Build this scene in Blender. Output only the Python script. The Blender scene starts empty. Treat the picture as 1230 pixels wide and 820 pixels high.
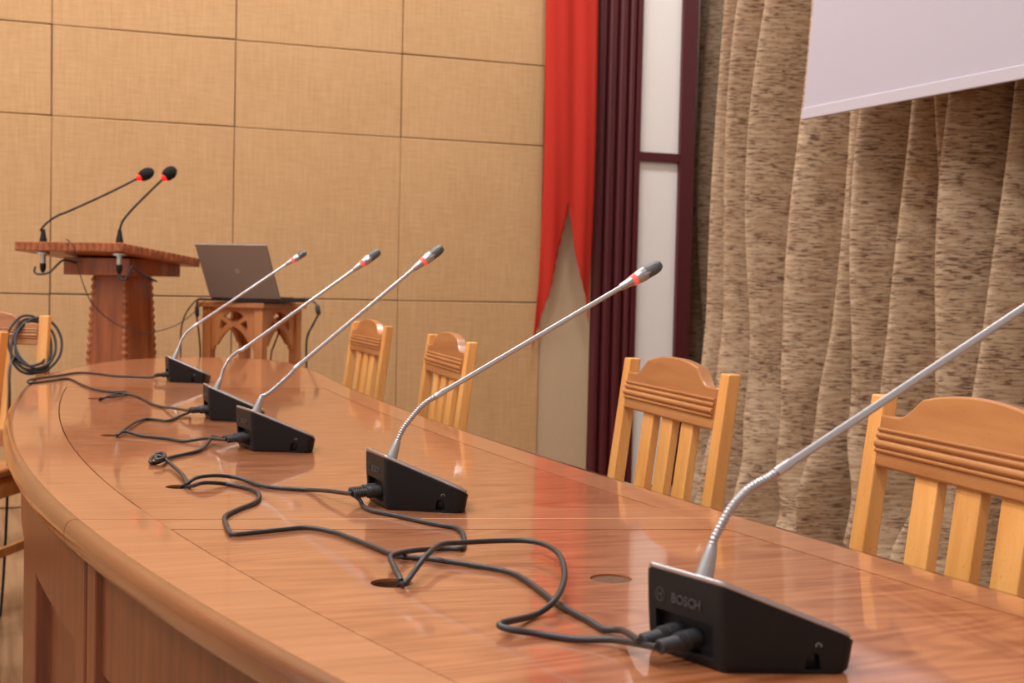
import bpy, bmesh, math, random
from mathutils import Vector, Matrix
random.seed(7)
scene = bpy.context.scene
COL = scene.collection
PI = math.pi

# ------------------------------------------------------------ camera, world, light
def rot_rows(yaw, pitch, roll):
    cy, sy = math.cos(yaw), math.sin(yaw)
    f = Vector((sy*math.cos(pitch), cy*math.cos(pitch), -math.sin(pitch)))
    r = Vector((cy, -sy, 0)); d = f.cross(r)
    cr, sr = math.cos(roll), math.sin(roll)
    return cr*r+sr*d, -sr*r+cr*d, f
cam_data = bpy.data.cameras.new('camera')
cam = bpy.data.objects.new('camera', cam_data); COL.objects.link(cam)
cr_, cd_, cf_ = rot_rows(0.368865, 0.042162, -0.023217)
m3 = Matrix((cr_, -cd_, -cf_)).transposed()
cam.matrix_world = Matrix.Translation((0, 0, 1.04)) @ m3.to_4x4()
cam_data.sensor_width = 36.0
cam_data.lens = 1650/1230*36
cam_data.clip_start = 0.02
cam_data.dof.use_dof = True
cam_data.dof.focus_distance = 1.85
cam_data.dof.aperture_fstop = 11.0
scene.camera = cam
scene.cycles.caustics_reflective = False

w = bpy.data.worlds.new('world'); scene.world = w; w.use_nodes = True
w.node_tree.nodes['Background'].inputs[0].default_value = (0.8, 0.85, 1, 1)
w.node_tree.nodes['Background'].inputs[1].default_value = 0.3
vs = scene.view_settings
vs.view_transform = 'Standard'; vs.look = 'None'; vs.gamma = 1.0; vs.use_curve_mapping = False
vs.exposure = -0.95

CEIL = 5.0
LAMP_POWER = 132.0
LAMP_COLOR = (0.98, 0.985, 1.0)
LAMP_SPOTS = [(x, y) for x in (-3.0, -.9) for y in (-.6, 2.2, 5.0)]+[(1.0, 5.0), (2.4, 5.0)]

# ------------------------------------------------------------ helpers
def lin(c):
    return tuple(((v/255)/12.92 if v/255 <= .04045 else ((v/255+.055)/1.055)**2.4) for v in c)+(1.0,)

def tag(o, label=None, cat=None, group=None, kind=None):
    if label: o['label'] = label
    if cat: o['category'] = cat
    if group: o['group'] = group
    if kind: o['kind'] = kind
    return o

def link(o, parent=None):
    COL.objects.link(o)
    if parent is not None: o.parent = parent
    return o

def empty(name, loc=(0, 0, 0), rz=0.0):
    o = bpy.data.objects.new(name, None); o.empty_display_size = .05
    o.location = loc; o.rotation_euler = (0, 0, rz)
    return link(o)

def mk(name, verts, faces, mat, parent=None, smooth=False, bevel=0, seg=2, uvs=None, solid=0):
    me = bpy.data.meshes.new(name)
    me.from_pydata([tuple(v) for v in verts], [], faces); 
    bm = bmesh.new(); bm.from_mesh(me); bmesh.ops.recalc_face_normals(bm, faces=bm.faces); bm.to_mesh(me); bm.free()
    if smooth:
        for p in me.polygons: p.use_smooth = True
        me.set_sharp_from_angle(angle=math.radians(50))
    if uvs is not None:
        l = me.uv_layers.new(name='UVMap')
        for lp in me.loops: l.data[lp.index].uv = uvs[lp.vertex_index]
    me.materials.append(mat)
    o = bpy.data.objects.new(name, me); link(o, parent)
    if solid:
        s = o.modifiers.new('s', 'SOLIDIFY'); s.thickness = solid; s.offset = 0
    if bevel:
        b = o.modifiers.new('b', 'BEVEL'); b.width = bevel; b.segments = seg; b.limit_method = 'ANGLE'; b.angle_limit = math.radians(40)
    return o

def box_vf(c, s, R=None):
    vs_ = []
    for sx in (-.5, .5):
        for sy in (-.5, .5):
            for sz in (-.5, .5):
                v = Vector((sx*s[0], sy*s[1], sz*s[2]))
                if R is not None: v = R @ v
                vs_.append(v+Vector(c))
    return vs_, [(0, 1, 3, 2), (4, 6, 7, 5), (0, 4, 5, 1), (2, 3, 7, 6), (0, 2, 6, 4), (1, 5, 7, 3)]

def box(name, c, s, mat, parent=None, bevel=0, R=None, seg=2):
    v, f = box_vf(c, s, R)
    return mk(name, v, f, mat, parent, bevel=bevel, seg=seg)

def box2(name, lo, hi, mat, parent=None, bevel=0):
    return box(name, [(a+b)/2 for a, b in zip(lo, hi)], [b-a for a, b in zip(lo, hi)], mat, parent, bevel)

def merge_vf(parts):
    V, F = [], []
    for v, f in parts:
        k = len(V); V += list(v); F += [tuple(i+k for i in q) for q in f]
    return V, F

def catmull(pts, n=6):
    P = [Vector(p) for p in pts]
    P = [2*P[0]-P[1]] + P + [2*P[-1]-P[-2]]
    out = []
    for i in range(1, len(P)-2):
        for k in range(n):
            t = k/n; a, b, c, d = P[i-1], P[i], P[i+1], P[i+2]
            out.append(.5*((2*b)+(c-a)*t+(2*a-5*b+4*c-d)*t*t+(3*b-a-3*c+d)*t**3))
    out.append(P[-2]); return out

def tube_vf(path, rad, n=10, caps=True):
    P = [Vector(p) for p in path]; V = []; F = []
    t = (P[1]-P[0]).normalized()
    up = Vector((0, 0, 1)) if abs(t.z) < .9 else Vector((1, 0, 0))
    nrm = (up - t*up.dot(t)).normalized()
    for i, p in enumerate(P):
        t = (P[min(i+1, len(P)-1)]-P[max(i-1, 0)]).normalized()
        nrm = (nrm - t*nrm.dot(t)).normalized(); bi = t.cross(nrm)
        r = rad[i] if isinstance(rad, (list, tuple)) else rad
        for k in range(n):
            a = 2*PI*k/n; V.append(p + r*(math.cos(a)*nrm+math.sin(a)*bi))
    for i in range(len(P)-1):
        for k in range(n):
            F.append((i*n+k, i*n+(k+1) % n, (i+1)*n+(k+1) % n, (i+1)*n+k))
    if caps:
        F.append(tuple(range(n-1, -1, -1))); F.append(tuple((len(P)-1)*n+k for k in range(n)))
    return V, F

def tube(name, path, rad, mat, parent=None, n=10):
    v, f = tube_vf(path, rad, n)
    return mk(name, v, f, mat, parent, smooth=True)

def prism_vf(poly, z0, z1):
    n = len(poly)
    V = [(p[0], p[1], z0) for p in poly]+[(p[0], p[1], z1) for p in poly]
    F = [tuple(range(n-1, -1, -1)), tuple(range(n, 2*n))]+[(i, (i+1) % n, n+(i+1) % n, n+i) for i in range(n)]
    return V, F

def slab_holes(name, loops, z0, z1, mat, parent=None, xf=None, bevel=0):
    """a flat slab with outline loops[0] and holes loops[1:]"""
    bm = bmesh.new()
    for lp in loops:
        vv = [bm.verts.new((p[0], p[1], z1)) for p in lp]
        for i in range(len(vv)): bm.edges.new((vv[i], vv[(i+1) % len(vv)]))
    bmesh.ops.triangle_fill(bm, use_beauty=True, use_dissolve=False, edges=bm.edges[:], normal=(0, 0, 1))
    top = bm.faces[:]
    r = bmesh.ops.extrude_face_region(bm, geom=top)
    for g in r['geom']:
        if isinstance(g, bmesh.types.BMVert): g.co.z = z0
    bmesh.ops.recalc_face_normals(bm, faces=bm.faces)
    bmesh.ops.dissolve_limit(bm, angle_limit=0.01, verts=bm.verts, edges=bm.edges)
    if xf is not None: bmesh.ops.transform(bm, matrix=xf, verts=bm.verts)
    me = bpy.data.meshes.new(name); bm.to_mesh(me); bm.free(); me.materials.append(mat)
    o = bpy.data.objects.new(name, me); link(o, parent)
    if bevel:
        b = o.modifiers.new('b', 'BEVEL'); b.width = bevel; b.segments = 2; b.limit_method = 'ANGLE'; b.angle_limit = math.radians(40)
    return o

def copy_tree(o, parent=None):
    c = o.copy(); COL.objects.link(c); c.parent = parent
    for ch in list(o.children): copy_tree(ch, c)
    return c

# ------------------------------------------------------------ materials
def new_mat(name):
    m = bpy.data.materials.new(name); m.use_nodes = True
    nt = m.node_tree; b = nt.nodes['Principled BSDF']
    return m, nt, b
def N(nt, t, **kw):
    n = nt.nodes.new(t)
    for k, v in kw.items(): setattr(n, k, v)
    return n
def L(nt, a, b): nt.links.new(a, b)

def plain(name, rgb, rough=.5, metal=0, coat=0, spec=.5, bump=0, bscale=300, var=0):
    m, nt, b = new_mat(name)
    b.inputs['Base Color'].default_value = lin(rgb); b.inputs['Roughness'].default_value = rough
    b.inputs['Metallic'].default_value = metal; b.inputs['Coat Weight'].default_value = coat
    b.inputs['Specular IOR Level'].default_value = spec
    tc = N(nt, 'ShaderNodeTexCoord'); no = N(nt, 'ShaderNodeTexNoise'); no.inputs['Scale'].default_value = bscale
    L(nt, tc.outputs['Object'], no.inputs['Vector'])
    if var:
        mx = N(nt, 'ShaderNodeMixRGB', blend_type='MULTIPLY'); mx.inputs[0].default_value = var
        mx.inputs[1].default_value = lin(rgb); L(nt, no.outputs['Color'], mx.inputs[2]); L(nt, mx.outputs[0], b.inputs['Base Color'])
    if bump:
        bp = N(nt, 'ShaderNodeBump'); bp.inputs['Strength'].default_value = bump; bp.inputs['Distance'].default_value = .001
        L(nt, no.outputs['Fac'], bp.inputs['Height']); L(nt, bp.outputs[0], b.inputs['Normal'])
    return m

def emit(name, rgb, strength, base=None):
    m, nt, b = new_mat(name)
    b.inputs['Base Color'].default_value = lin(base or rgb)
    b.inputs['Emission Color'].default_value = lin(rgb); b.inputs['Emission Strength'].default_value = strength
    return m

def ramp(nt, stops, interp='LINEAR'):
    r = N(nt, 'ShaderNodeValToRGB'); r.color_ramp.interpolation = interp
    e = r.color_ramp.elements
    while len(e) < len(stops): e.new(.5)
    for i, (p, c) in enumerate(stops): e[i].position = p; e[i].color = c if len(c) == 4 else lin(c)
    return r

def wood(name, light, dark, scale=(3, 40, 40), rough=.32, coat=.5, coat_rough=.08, rings=14, ring_amt=.35, fleck=0, tone=.12, stains=()):
    """procedural timber; the grain runs along the axis with the smallest scale value"""
    m, nt, b = new_mat(name)
    tc = N(nt, 'ShaderNodeTexCoord'); oi = N(nt, 'ShaderNodeObjectInfo')
    mul = N(nt, 'ShaderNodeMath', operation='MULTIPLY'); mul.inputs[1].default_value = 37.0
    L(nt, oi.outputs['Random'], mul.inputs[0])
    add = N(nt, 'ShaderNodeVectorMath', operation='ADD')
    L(nt, tc.outputs['Object'], add.inputs[0]); L(nt, mul.outputs[0], add.inputs[1])
    mp = N(nt, 'ShaderNodeMapping'); mp.inputs['Scale'].default_value = scale
    L(nt, add.outputs[0], mp.inputs['Vector'])
    mp2 = N(nt, 'ShaderNodeMapping'); mp2.inputs['Scale'].default_value = tuple(s*.10 for s in scale)
    L(nt, add.outputs[0], mp2.inputs['Vector'])
    n1 = N(nt, 'ShaderNodeTexNoise'); n1.inputs['Scale'].default_value = 1.0; n1.inputs['Detail'].default_value = 5
    n1.inputs['Distortion'].default_value = .4
    L(nt, mp.outputs[0], n1.inputs['Vector'])
    n2 = N(nt, 'ShaderNodeTexNoise'); n2.inputs['Scale'].default_value = 1.0; n2.inputs['Detail'].default_value = 1.5
    L(nt, mp2.outputs[0], n2.inputs['Vector'])
    k = N(nt, 'ShaderNodeMath', operation='MULTIPLY'); k.inputs[1].default_value = rings*6.283; L(nt, n2.outputs['Fac'], k.inputs[0])
    s = N(nt, 'ShaderNodeMath', operation='SINE'); L(nt, k.outputs[0], s.inputs[0])
    s2 = N(nt, 'ShaderNodeMath', operation='MULTIPLY_ADD'); s2.inputs[1].default_value = ring_amt*.5; s2.inputs[2].default_value = 0
    L(nt, s.outputs[0], s2.inputs[0])
    sm = N(nt, 'ShaderNodeMath', operation='ADD'); L(nt, n1.outputs['Fac'], sm.inputs[0]); L(nt, s2.outputs[0], sm.inputs[1])
    rp = ramp(nt, [(.25, dark), (.75, light)]); L(nt, sm.outputs[0], rp.inputs[0])
    hsv = N(nt, 'ShaderNodeHueSaturation'); L(nt, rp.outputs[0], hsv.inputs['Color'])
    vv = N(nt, 'ShaderNodeMath', operation='MULTIPLY_ADD'); vv.inputs[1].default_value = tone; vv.inputs[2].default_value = 1-tone/2
    L(nt, oi.outputs['Random'], vv.inputs[0]); L(nt, vv.outputs[0], hsv.inputs['Value'])
    col = hsv.outputs[0]
    if fleck:
        mp3 = N(nt, 'ShaderNodeMapping'); mp3.inputs['Scale'].default_value = tuple((90 if q == min(scale) else 420) for q in scale)
        L(nt, add.outputs[0], mp3.inputs['Vector'])
        n3 = N(nt, 'ShaderNodeTexNoise'); n3.inputs['Scale'].default_value = 1; L(nt, mp3.outputs[0], n3.inputs['Vector'])
        r3 = ramp(nt, [(.66, (0, 0, 0, 1)), (.72, (1, 1, 1, 1))]); L(nt, n3.outputs['Fac'], r3.inputs[0])
        f3 = N(nt, 'ShaderNodeMath', operation='MULTIPLY'); f3.inputs[1].default_value = fleck; L(nt, r3.outputs[0], f3.inputs[0])
        mx = N(nt, 'ShaderNodeMixRGB'); L(nt, f3.outputs[0], mx.inputs[0]); L(nt, col, mx.inputs[1]); mx.inputs[2].default_value = lin([q*.55 for q in dark])
        col = mx.outputs[0]
    for (sx, sy, ax, ay, amt) in stains:
        sb = N(nt, 'ShaderNodeVectorMath', operation='SUBTRACT'); sb.inputs[1].default_value = (sx, sy, .75); L(nt, tc.outputs['Object'], sb.inputs[0])
        ms = N(nt, 'ShaderNodeVectorMath', operation='MULTIPLY'); ms.inputs[1].default_value = (1/ax, 1/ay, 0); L(nt, sb.outputs[0], ms.inputs[0])
        ln = N(nt, 'ShaderNodeVectorMath', operation='LENGTH'); L(nt, ms.outputs[0], ln.inputs[0])
        ns = N(nt, 'ShaderNodeTexNoise'); ns.inputs['Scale'].default_value = 90; L(nt, tc.outputs['Object'], ns.inputs['Vector'])
        ad = N(nt, 'ShaderNodeMath', operation='MULTIPLY_ADD'); ad.inputs[1].default_value = 1.6; L(nt, ns.outputs['Fac'], ad.inputs[0]); L(nt, ln.outputs['Value'], ad.inputs[2])
        rr = ramp(nt, [(.75, (amt, amt, amt, 1)), (1.0, (0, 0, 0, 1))]); 
        dv = N(nt, 'ShaderNodeMath', operation='MULTIPLY'); dv.inputs[1].default_value = .5; L(nt, ad.outputs[0], dv.inputs[0]); L(nt, dv.outputs[0], rr.inputs[0])
        mx = N(nt, 'ShaderNodeMixRGB'); L(nt, rr.outputs[0], mx.inputs[0]); L(nt, col, mx.inputs[1]); mx.inputs[2].default_value = lin((120, 84, 66))
        col = mx.outputs[0]
    L(nt, col, b.inputs['Base Color'])
    b.inputs['Roughness'].default_value = rough
    b.inputs['Coat Weight'].default_value = coat; b.inputs['Coat Roughness'].default_value = coat_rough
    bp = N(nt, 'ShaderNodeBump'); bp.inputs['Strength'].default_value = .12; bp.inputs['Distance'].default_value = .0006
    L(nt, n1.outputs['Fac'], bp.inputs['Height']); L(nt, bp.outputs[0], b.inputs['Normal'])
    return m

def weave(name, c1, c2, sx=900, sz=900, streak=.5, rough=.9, bump=.25, axis='x'):
    """woven wall fabric with short threads running both ways"""
    m, nt, b = new_mat(name)
    tc = N(nt, 'ShaderNodeTexCoord')
    def st(sc):
        mp = N(nt, 'ShaderNodeMapping'); mp.inputs['Scale'].default_value = sc; L(nt, tc.outputs['Object'], mp.inputs['Vector'])
        n = N(nt, 'ShaderNodeTexNoise'); n.inputs['Scale'].default_value = 1; n.inputs['Detail'].default_value = 3; L(nt, mp.outputs[0], n.inputs['Vector'])
        return n.outputs['Fac']
    a = st((12, 12, 190)); c = st((110, 110, 7)); d = st((2.2, 2.2, 2.2))
    s1 = N(nt, 'ShaderNodeMath', operation='ADD'); L(nt, a, s1.inputs[0]); L(nt, c, s1.inputs[1])
    s2 = N(nt, 'ShaderNodeMath', operation='MULTIPLY_ADD'); s2.inputs[1].default_value = .5; L(nt, d, s2.inputs[0]); L(nt, s1.outputs[0], s2.inputs[2])
    s3 = N(nt, 'ShaderNodeMath', operation='MULTIPLY'); s3.inputs[1].default_value = .4; L(nt, s2.outputs[0], s3.inputs[0])
    rp = ramp(nt, [(.3, c2), (.7, c1)]); L(nt, s3.outputs[0], rp.inputs[0]); L(nt, rp.outputs[0], b.inputs['Base Color'])
    b.inputs['Roughness'].default_value = rough; b.inputs['Specular IOR Level'].default_value = .15
    bp = N(nt, 'ShaderNodeBump'); bp.inputs['Strength'].default_value = bump; bp.inputs['Distance'].default_value = .002
    L(nt, s1.outputs[0], bp.inputs['Height']); L(nt, bp.outputs[0], b.inputs['Normal'])
    return m

def curtain_mat(name, base, mid, dark):
    """beige cloth with short dark weft dashes; UV in metres along the cloth"""
    m, nt, b = new_mat(name)
    uv = N(nt, 'ShaderNodeUVMap'); uv.uv_map = 'UVMap'
    def st(sc, det=2, rough=.5):
        mp = N(nt, 'ShaderNodeMapping'); mp.inputs['Scale'].default_value = sc; L(nt, uv.outputs[0], mp.inputs['Vector'])
        n = N(nt, 'ShaderNodeTexNoise'); n.inputs['Scale'].default_value = 1; n.inputs['Detail'].default_value = det
        n.inputs['Roughness'].default_value = rough; L(nt, mp.outputs[0], n.inputs['Vector'])
        return n.outputs['Fac']
    f1 = st((10, 80, 1), 3); f2 = st((24, 165, 1), 3, .62); f3 = st((500, 500, 1)); f4 = st((5, 9, 1), 2)
    rp = ramp(nt, [(.36, base), (.66, mid)]); L(nt, f1, rp.inputs[0])
    ad = N(nt, 'ShaderNodeMath', operation='MULTIPLY_ADD'); ad.inputs[1].default_value = .22; L(nt, f4, ad.inputs[0]); L(nt, f2, ad.inputs[2])
    r2 = ramp(nt, [(.645, (0, 0, 0, 1)), (.70, (.85, .85, .85, 1))]); L(nt, ad.outputs[0], r2.inputs[0])
    mx = N(nt, 'ShaderNodeMixRGB'); L(nt, r2.outputs[0], mx.inputs[0]); L(nt, rp.outputs[0], mx.inputs[1]); mx.inputs[2].default_value = lin(dark)
    L(nt, mx.outputs[0], b.inputs['Base Color'])
    b.inputs['Roughness'].default_value = .85; b.inputs['Specular IOR Level'].default_value = .15
    bp = N(nt, 'ShaderNodeBump'); bp.inputs['Strength'].default_value = .3; bp.inputs['Distance'].default_value = .001
    L(nt, f3, bp.inputs['Height']); L(nt, bp.outputs[0], b.inputs['Normal'])
    return m

M_ = {}
M_['panel'] = weave('wall_fabric', (205, 166, 122), (182, 142, 98))
M_['strip'] = plain('embossed_paper', (196, 170, 138), .8, bump=.6, bscale=70, var=.12)
M_['plaster'] = plain('plaster', (232, 228, 224), .85, bump=.1, bscale=60)
M_['ceiling'] = plain('ceiling_paint', (244, 243, 242), .9, bump=.05, bscale=40)
M_['floor'] = wood('floor_boards', (156, 122, 90), (122, 92, 66), scale=(40, 3, 40), coat=.2, coat_rough=.2)
M_['maroon'] = plain('maroon_paint', (84, 24, 30), .38, bump=.15, bscale=120, var=.25)
M_['white'] = plain('white_paint', (238, 231, 226), .55, bump=.05, bscale=30)
M_['flag'] = plain('red_cloth', (184, 46, 33), .8, bump=.3, bscale=500, spec=.2)
M_['screen'] = plain('screen_vinyl', (188, 182, 194), .7, bump=.05, bscale=200)
M_['screen_hem'] = plain('screen_hem', (196, 190, 200), .6)
M_['curtain'] = curtain_mat('curtain_cloth', (207, 184, 154), (174, 142, 113), (93, 63, 51))
M_['top_border'] = wood('table_border_wood', (188, 125, 84), (164, 101, 65), scale=(7, 120, 120), rings=9, ring_amt=.15, rough=.3, coat=.75, coat_rough=.06, tone=.08,
    stains=[(.278, 1.31, .05, .02, .55), (.31, 1.24, .05, .018, .45), (.30, 1.49, .03, .01, .3), (.25, 1.36, .04, .012, .35)])
M_['top_inlay'] = wood('table_inlay_wood', (190, 122, 80), (152, 86, 51), scale=(11, 70, 70), rings=26, ring_amt=.3, rough=.28, coat=.85, coat_rough=.05, tone=.04)
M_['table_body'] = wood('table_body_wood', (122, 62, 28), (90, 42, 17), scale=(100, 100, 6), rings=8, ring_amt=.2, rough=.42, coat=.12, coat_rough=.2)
M_['nosing'] = wood('table_nosing_wood', (128, 72, 40), (102, 54, 28), scale=(14, 6, 40), rings=5, ring_amt=.2, rough=.25, coat=.8, coat_rough=.1)
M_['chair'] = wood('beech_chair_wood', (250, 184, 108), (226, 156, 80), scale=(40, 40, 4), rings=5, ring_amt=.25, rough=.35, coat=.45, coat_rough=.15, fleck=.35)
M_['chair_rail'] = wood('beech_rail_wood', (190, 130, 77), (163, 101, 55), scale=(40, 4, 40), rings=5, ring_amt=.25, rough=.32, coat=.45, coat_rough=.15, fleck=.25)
M_['lectern'] = wood('lectern_wood', (170, 94, 46), (128, 64, 26), scale=(50, 50, 4), rings=6, ring_amt=.3, rough=.4, coat=.25, coat_rough=.2)
M_['lectern_top'] = wood('lectern_top_wood', (184, 112, 70), (150, 84, 50), scale=(5, 50, 50), rings=6, ring_amt=.3, rough=.4, coat=.25, coat_rough=.2)
M_['stool'] = wood('stool_wood', (212, 142, 84), (184, 112, 60), scale=(40, 40, 4), rings=5, ring_amt=.25, rough=.4, coat=.3, coat_rough=.15)
M_['raw'] = plain('raw_chipboard', (118, 80, 50), .9, bump=.8, bscale=260, var=.6)
M_['worn'] = plain('worn_wood_glint', (206, 150, 108), .6, bump=.3, bscale=200)  # worn wood, its paleness also paints the glint on the joint edges
M_['black'] = plain('black_plastic', (17, 18, 20), .5, spec=.3, bump=.15, bscale=1500)
M_['recess'] = plain('black_socket', (12, 12, 13), .5)
M_['logo'] = plain('grey_print', (60, 60, 62), .5)
M_['symbol'] = plain('light_print', (118, 118, 116), .5)
M_['silver'] = plain('silver_metal', (182, 182, 186), .34, metal=.8)
M_['silver2'] = plain('satin_silver_plate', (150, 148, 148), .3, metal=.8)
M_['steel'] = plain('brushed_rod', (198, 198, 202), .34, metal=.65)
M_['grille'] = plain('grille_metal', (112, 114, 116), .4, metal=.85, bump=1.0, bscale=1400)
M_['cable'] = plain('black_cable', (38, 38, 41), .45, bump=.1, bscale=600)
M_['plug'] = plain('plug_rubber', (46, 46, 49), .55)
M_['foam'] = plain('black_foam', (14, 13, 13), .95, bump=.8, bscale=900)
M_['redglow'] = emit('red_light', (255, 104, 92), .6)
M_['redglow2'] = emit('red_light_ring', (255, 20, 20), 3.0)
M_['laptop'] = plain('laptop_lid', (148, 136, 128), .42, metal=.25)
M_['laptop_dark'] = plain('laptop_deck', (34, 34, 40), .5)
M_['laptop_edge'] = plain('laptop_edge', (150, 140, 136), .35, metal=.6)
M_['glass'] = plain('dark_display', (14, 14, 18), .15)
M_['emblem'] = plain('lid_emblem', (176, 166, 160), .3, metal=.6)
M_['redcable'] = plain('red_cable', (140, 40, 44), .5)
M_['lamp'] = emit('lamp_diffuser', (255, 246, 235), 4.0)
M_['lampframe'] = plain('lamp_frame', (220, 220, 220), .5)
M_['xlr'] = plain('connector_metal', (190, 190, 190), .3, metal=.9)

# ------------------------------------------------------------ the room
def struct(o): o['kind'] = 'structure'; return o
X0, X1, Y0, Y1, YN = -5.0, 4.1, -4.2, 6.43, 7.1
fl = struct(box2('floor', (X0-.1, Y0-.1, -.1), (X1+.1, YN+.1, 0), M_['floor']))
struct(box2('ceiling', (X0-.1, Y0-.1, CEIL), (X1+.1, YN+.1, CEIL+.1), M_['ceiling']))
wb = struct(box2('wall_back', (X0-.1, Y1, 0), (3.465, YN, CEIL), M_['plaster']))
struct(box2('wall_niche', (3.465, YN, 0), (X1+.1, YN+.1, CEIL), M_['plaster']))
struct(box2('wall_left', (X0-.1, Y0, 0), (X0, Y1, CEIL), M_['plaster']))
struct(box2('wall_right', (X1, Y0, 0), (X1+.1, YN, CEIL), M_['plaster']))
struct(box2('wall_front', (X0-.1, Y0-.1, 0), (X1+.1, Y0, CEIL), M_['plaster']))

# fabric covered panels of the back wall, each a piece of its own
cols = [2.62, 1.876, 1.08, .28, -.52, -1.32, -2.12, -2.92, -3.72, -4.52, -5.0]
rows = [0, .16, .945, 1.73, 2.127, 2.912, CEIL]
rg = random.Random(3)
for a, b in zip(cols[1:], cols[:-1]):
    for z0, z1 in zip(rows[:-1], rows[1:]):
        j = [rg.uniform(-.0025, .0025) for _ in range(4)]
        g = .0019
        v = [(a+g+j[0], Y1-.03-abs(j[2])*1.2, z0+g+j[1]), (b-g, Y1-.03-abs(j[3])*1.2, z0+g+j[2]), (b-g+j[3], Y1-.03-abs(j[0])*1.2, z1-g), (a+g, Y1-.03-abs(j[1])*1.2, z1-g)]
        v += [(p[0], Y1-.0005, p[2]) for p in v]
        mk('panel', v, [(0, 1, 2, 3), (7, 6, 5, 4), (0, 4, 5, 1), (1, 5, 6, 2), (2, 6, 7, 3), (3, 7, 4, 0)], M_['panel'], wb, bevel=.003)
st_ = box2('wallpaper_strip', (2.622, Y1-.022, 0), (2.90, Y1-.0005, CEIL), M_['strip'], wb)
st_['label'] = 'embossed beige wallpaper strip'

# maroon door frame with white infill panels beside the flag
dr = empty('door_1', (0, 0, 0)); struct(dr)
box2('frame_backing', (2.90, Y1-.012, 0), (3.46, Y1-.0005, 3.2), M_['maroon'], dr)
def fluted(x, wd, proud):
    pts = []
    for k in range(9):
        a = PI*k/8; pts.append((x+wd/2-wd/2*math.cos(a), Y1-.012-proud*math.sin(a)**.6))
    v, f = prism_vf(pts, 0, 3.2)
    mk('fluted_moulding', v, f, M_['maroon'], dr)
for k, wd in enumerate((.052, .058, .055, .042)):
    fluted(2.902+sum((.052, .058, .055, .042)[:k])+.003*k, wd, .04)
box2('frame_post', (3.118, Y1-.055, 0), (3.146, Y1-.012, 3.2), M_['maroon'], dr, bevel=.004)
box2('frame_post', (3.376, Y1-.055, 0), (3.462, Y1-.012, 3.2), M_['maroon'], dr, bevel=.004)
box2('crossbar', (3.146, Y1-.05, 1.685), (3.376, Y1-.012, 1.732), M_['maroon'], dr, bevel=.004)
box2('white_panel', (3.146, Y1-.028, 1.732), (3.376, Y1-.012, 3.2), M_['white'], dr)
box2('white_panel', (3.146, Y1-.028, .005), (3.376, Y1-.012, 1.685), M_['white'], dr)

# ceiling lamps
for i, (lx, ly) in enumerate(LAMP_SPOTS):
    t = empty('ceiling_lamp', (lx, ly, CEIL)); tag(t, 'white square ceiling lamp with a glowing diffuser', 'lamp', 'ceiling lamps of the hall')
    for s in (-1, 1):
        box('lamp_rim', (s*.30, 0, -.02), (.02, .62, .04), M_['lampframe'], t)
        box('lamp_rim', (0, s*.30, -.02), (.58, .02, .04), M_['lampframe'], t)
    box('diffuser', (0, 0, -.012), (.58, .58, .02), M_['lamp'], t)
    ld = bpy.data.lights.new('lamp_light', 'AREA'); ld.shape = 'SQUARE'; ld.size = .56
    ld.energy = LAMP_POWER; ld.color = LAMP_COLOR
    lo = bpy.data.objects.new('lamp_light', ld); lo.location = (0, 0, -.03); link(lo, t)

# ------------------------------------------------------------ curtains and screen
def curtain(name, valleys, amps, xbase, ztop, flare, label, seed, group=None, zlow=0.012):
    """pleated cloth hanging in the plane X = xbase; valleys: fold positions along Y at mid height"""
    rnd = random.Random(seed)
    prof = []                                  # (y, x) at mid height
    for i in range(len(valleys)-1):
        a, b = valleys[i], valleys[i+1]
        for k in range(16):
            t = k/16
            tt = max(0, min(1, (t-.07)/.86)); prof.append((a+(b-a)*(t+.05*math.sin(2*PI*t)), 1.5*amps[i]*(math.sin(PI*tt)**.55), i+t))
    prof.append((valleys[-1], 0, len(valleys)-1))
    nz = 70; V = []; UV = []; F = []
    u = [0]
    for k in range(1, len(prof)):
        u.append(u[-1]+math.hypot(prof[k][0]-prof[k-1][0], prof[k][1]-prof[k-1][1]))
    ph = [rnd.uniform(0, 6.28) for _ in range(len(valleys)+1)]
    yc = sum(valleys)/len(valleys)
    n = len(prof)
    for j in range(nz+1):
        q = (j/nz)
        z = zlow+(ztop-zlow)*(q**1.35)
        for k, (y, x, s) in enumerate(prof):
            i = int(min(s, len(valleys)-2))
            low = max(0, 1-z/.9)               # slack cloth gathers near the floor
            amp = 1+.25*math.sin(1.7*z+ph[i])+.35*low
            yy = y+flare(y, z)+.018*math.sin(2.3*z+ph[i])+low*.02*math.sin(9*z+3*y*7+ph[i])
            xx = xbase-x*amp-.012*math.sin(3.1*z+s*2.1+ph[0])-low*low*(.05+.028*math.sin(15*z+3*s+ph[1])+.022*math.sin(11*y+9*z))
            V.append((xx, yy, z)); UV.append((u[k]*1.0, z))
    for j in range(nz):
        for k in range(n-1):
            a = j*n+k; F.append((a, a+1, a+n+1, a+n))
    o = mk(name, V, F, M_['curtain'], None, smooth=True, uvs=UV, solid=.003)
    tag(o, label, 'curtain', group)
    return o
curtain('curtain', [5.54, 5.32, 5.08, 4.86, 4.665], [.15, .16, .15, .10], 3.22, 3.3,
        lambda y, z: -.20*(z-.85)*max(0, (y-4.8)/.74),
        'beige flecked curtain hanging between the maroon door frame and the screen corner', 5)
curtain('curtain', [4.98, 4.74, 4.60, 4.45, 4.27, 4.105, 3.98, 3.73, 3.555, 3.37, 3.20, 2.98, 2.76, 2.50, 2.25, 2.0, 1.75, 1.5, 1.25, 1.0],
        [.004, .008, .13, .13, .10, .09, .13, .12, .12, .12, .12, .12, .12, .1, .1, .1, .1, .1, .1], 3.30, 3.3,
        lambda y, z: 0.0, 'beige flecked curtain hanging behind the white projection screen', 9)
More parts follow.
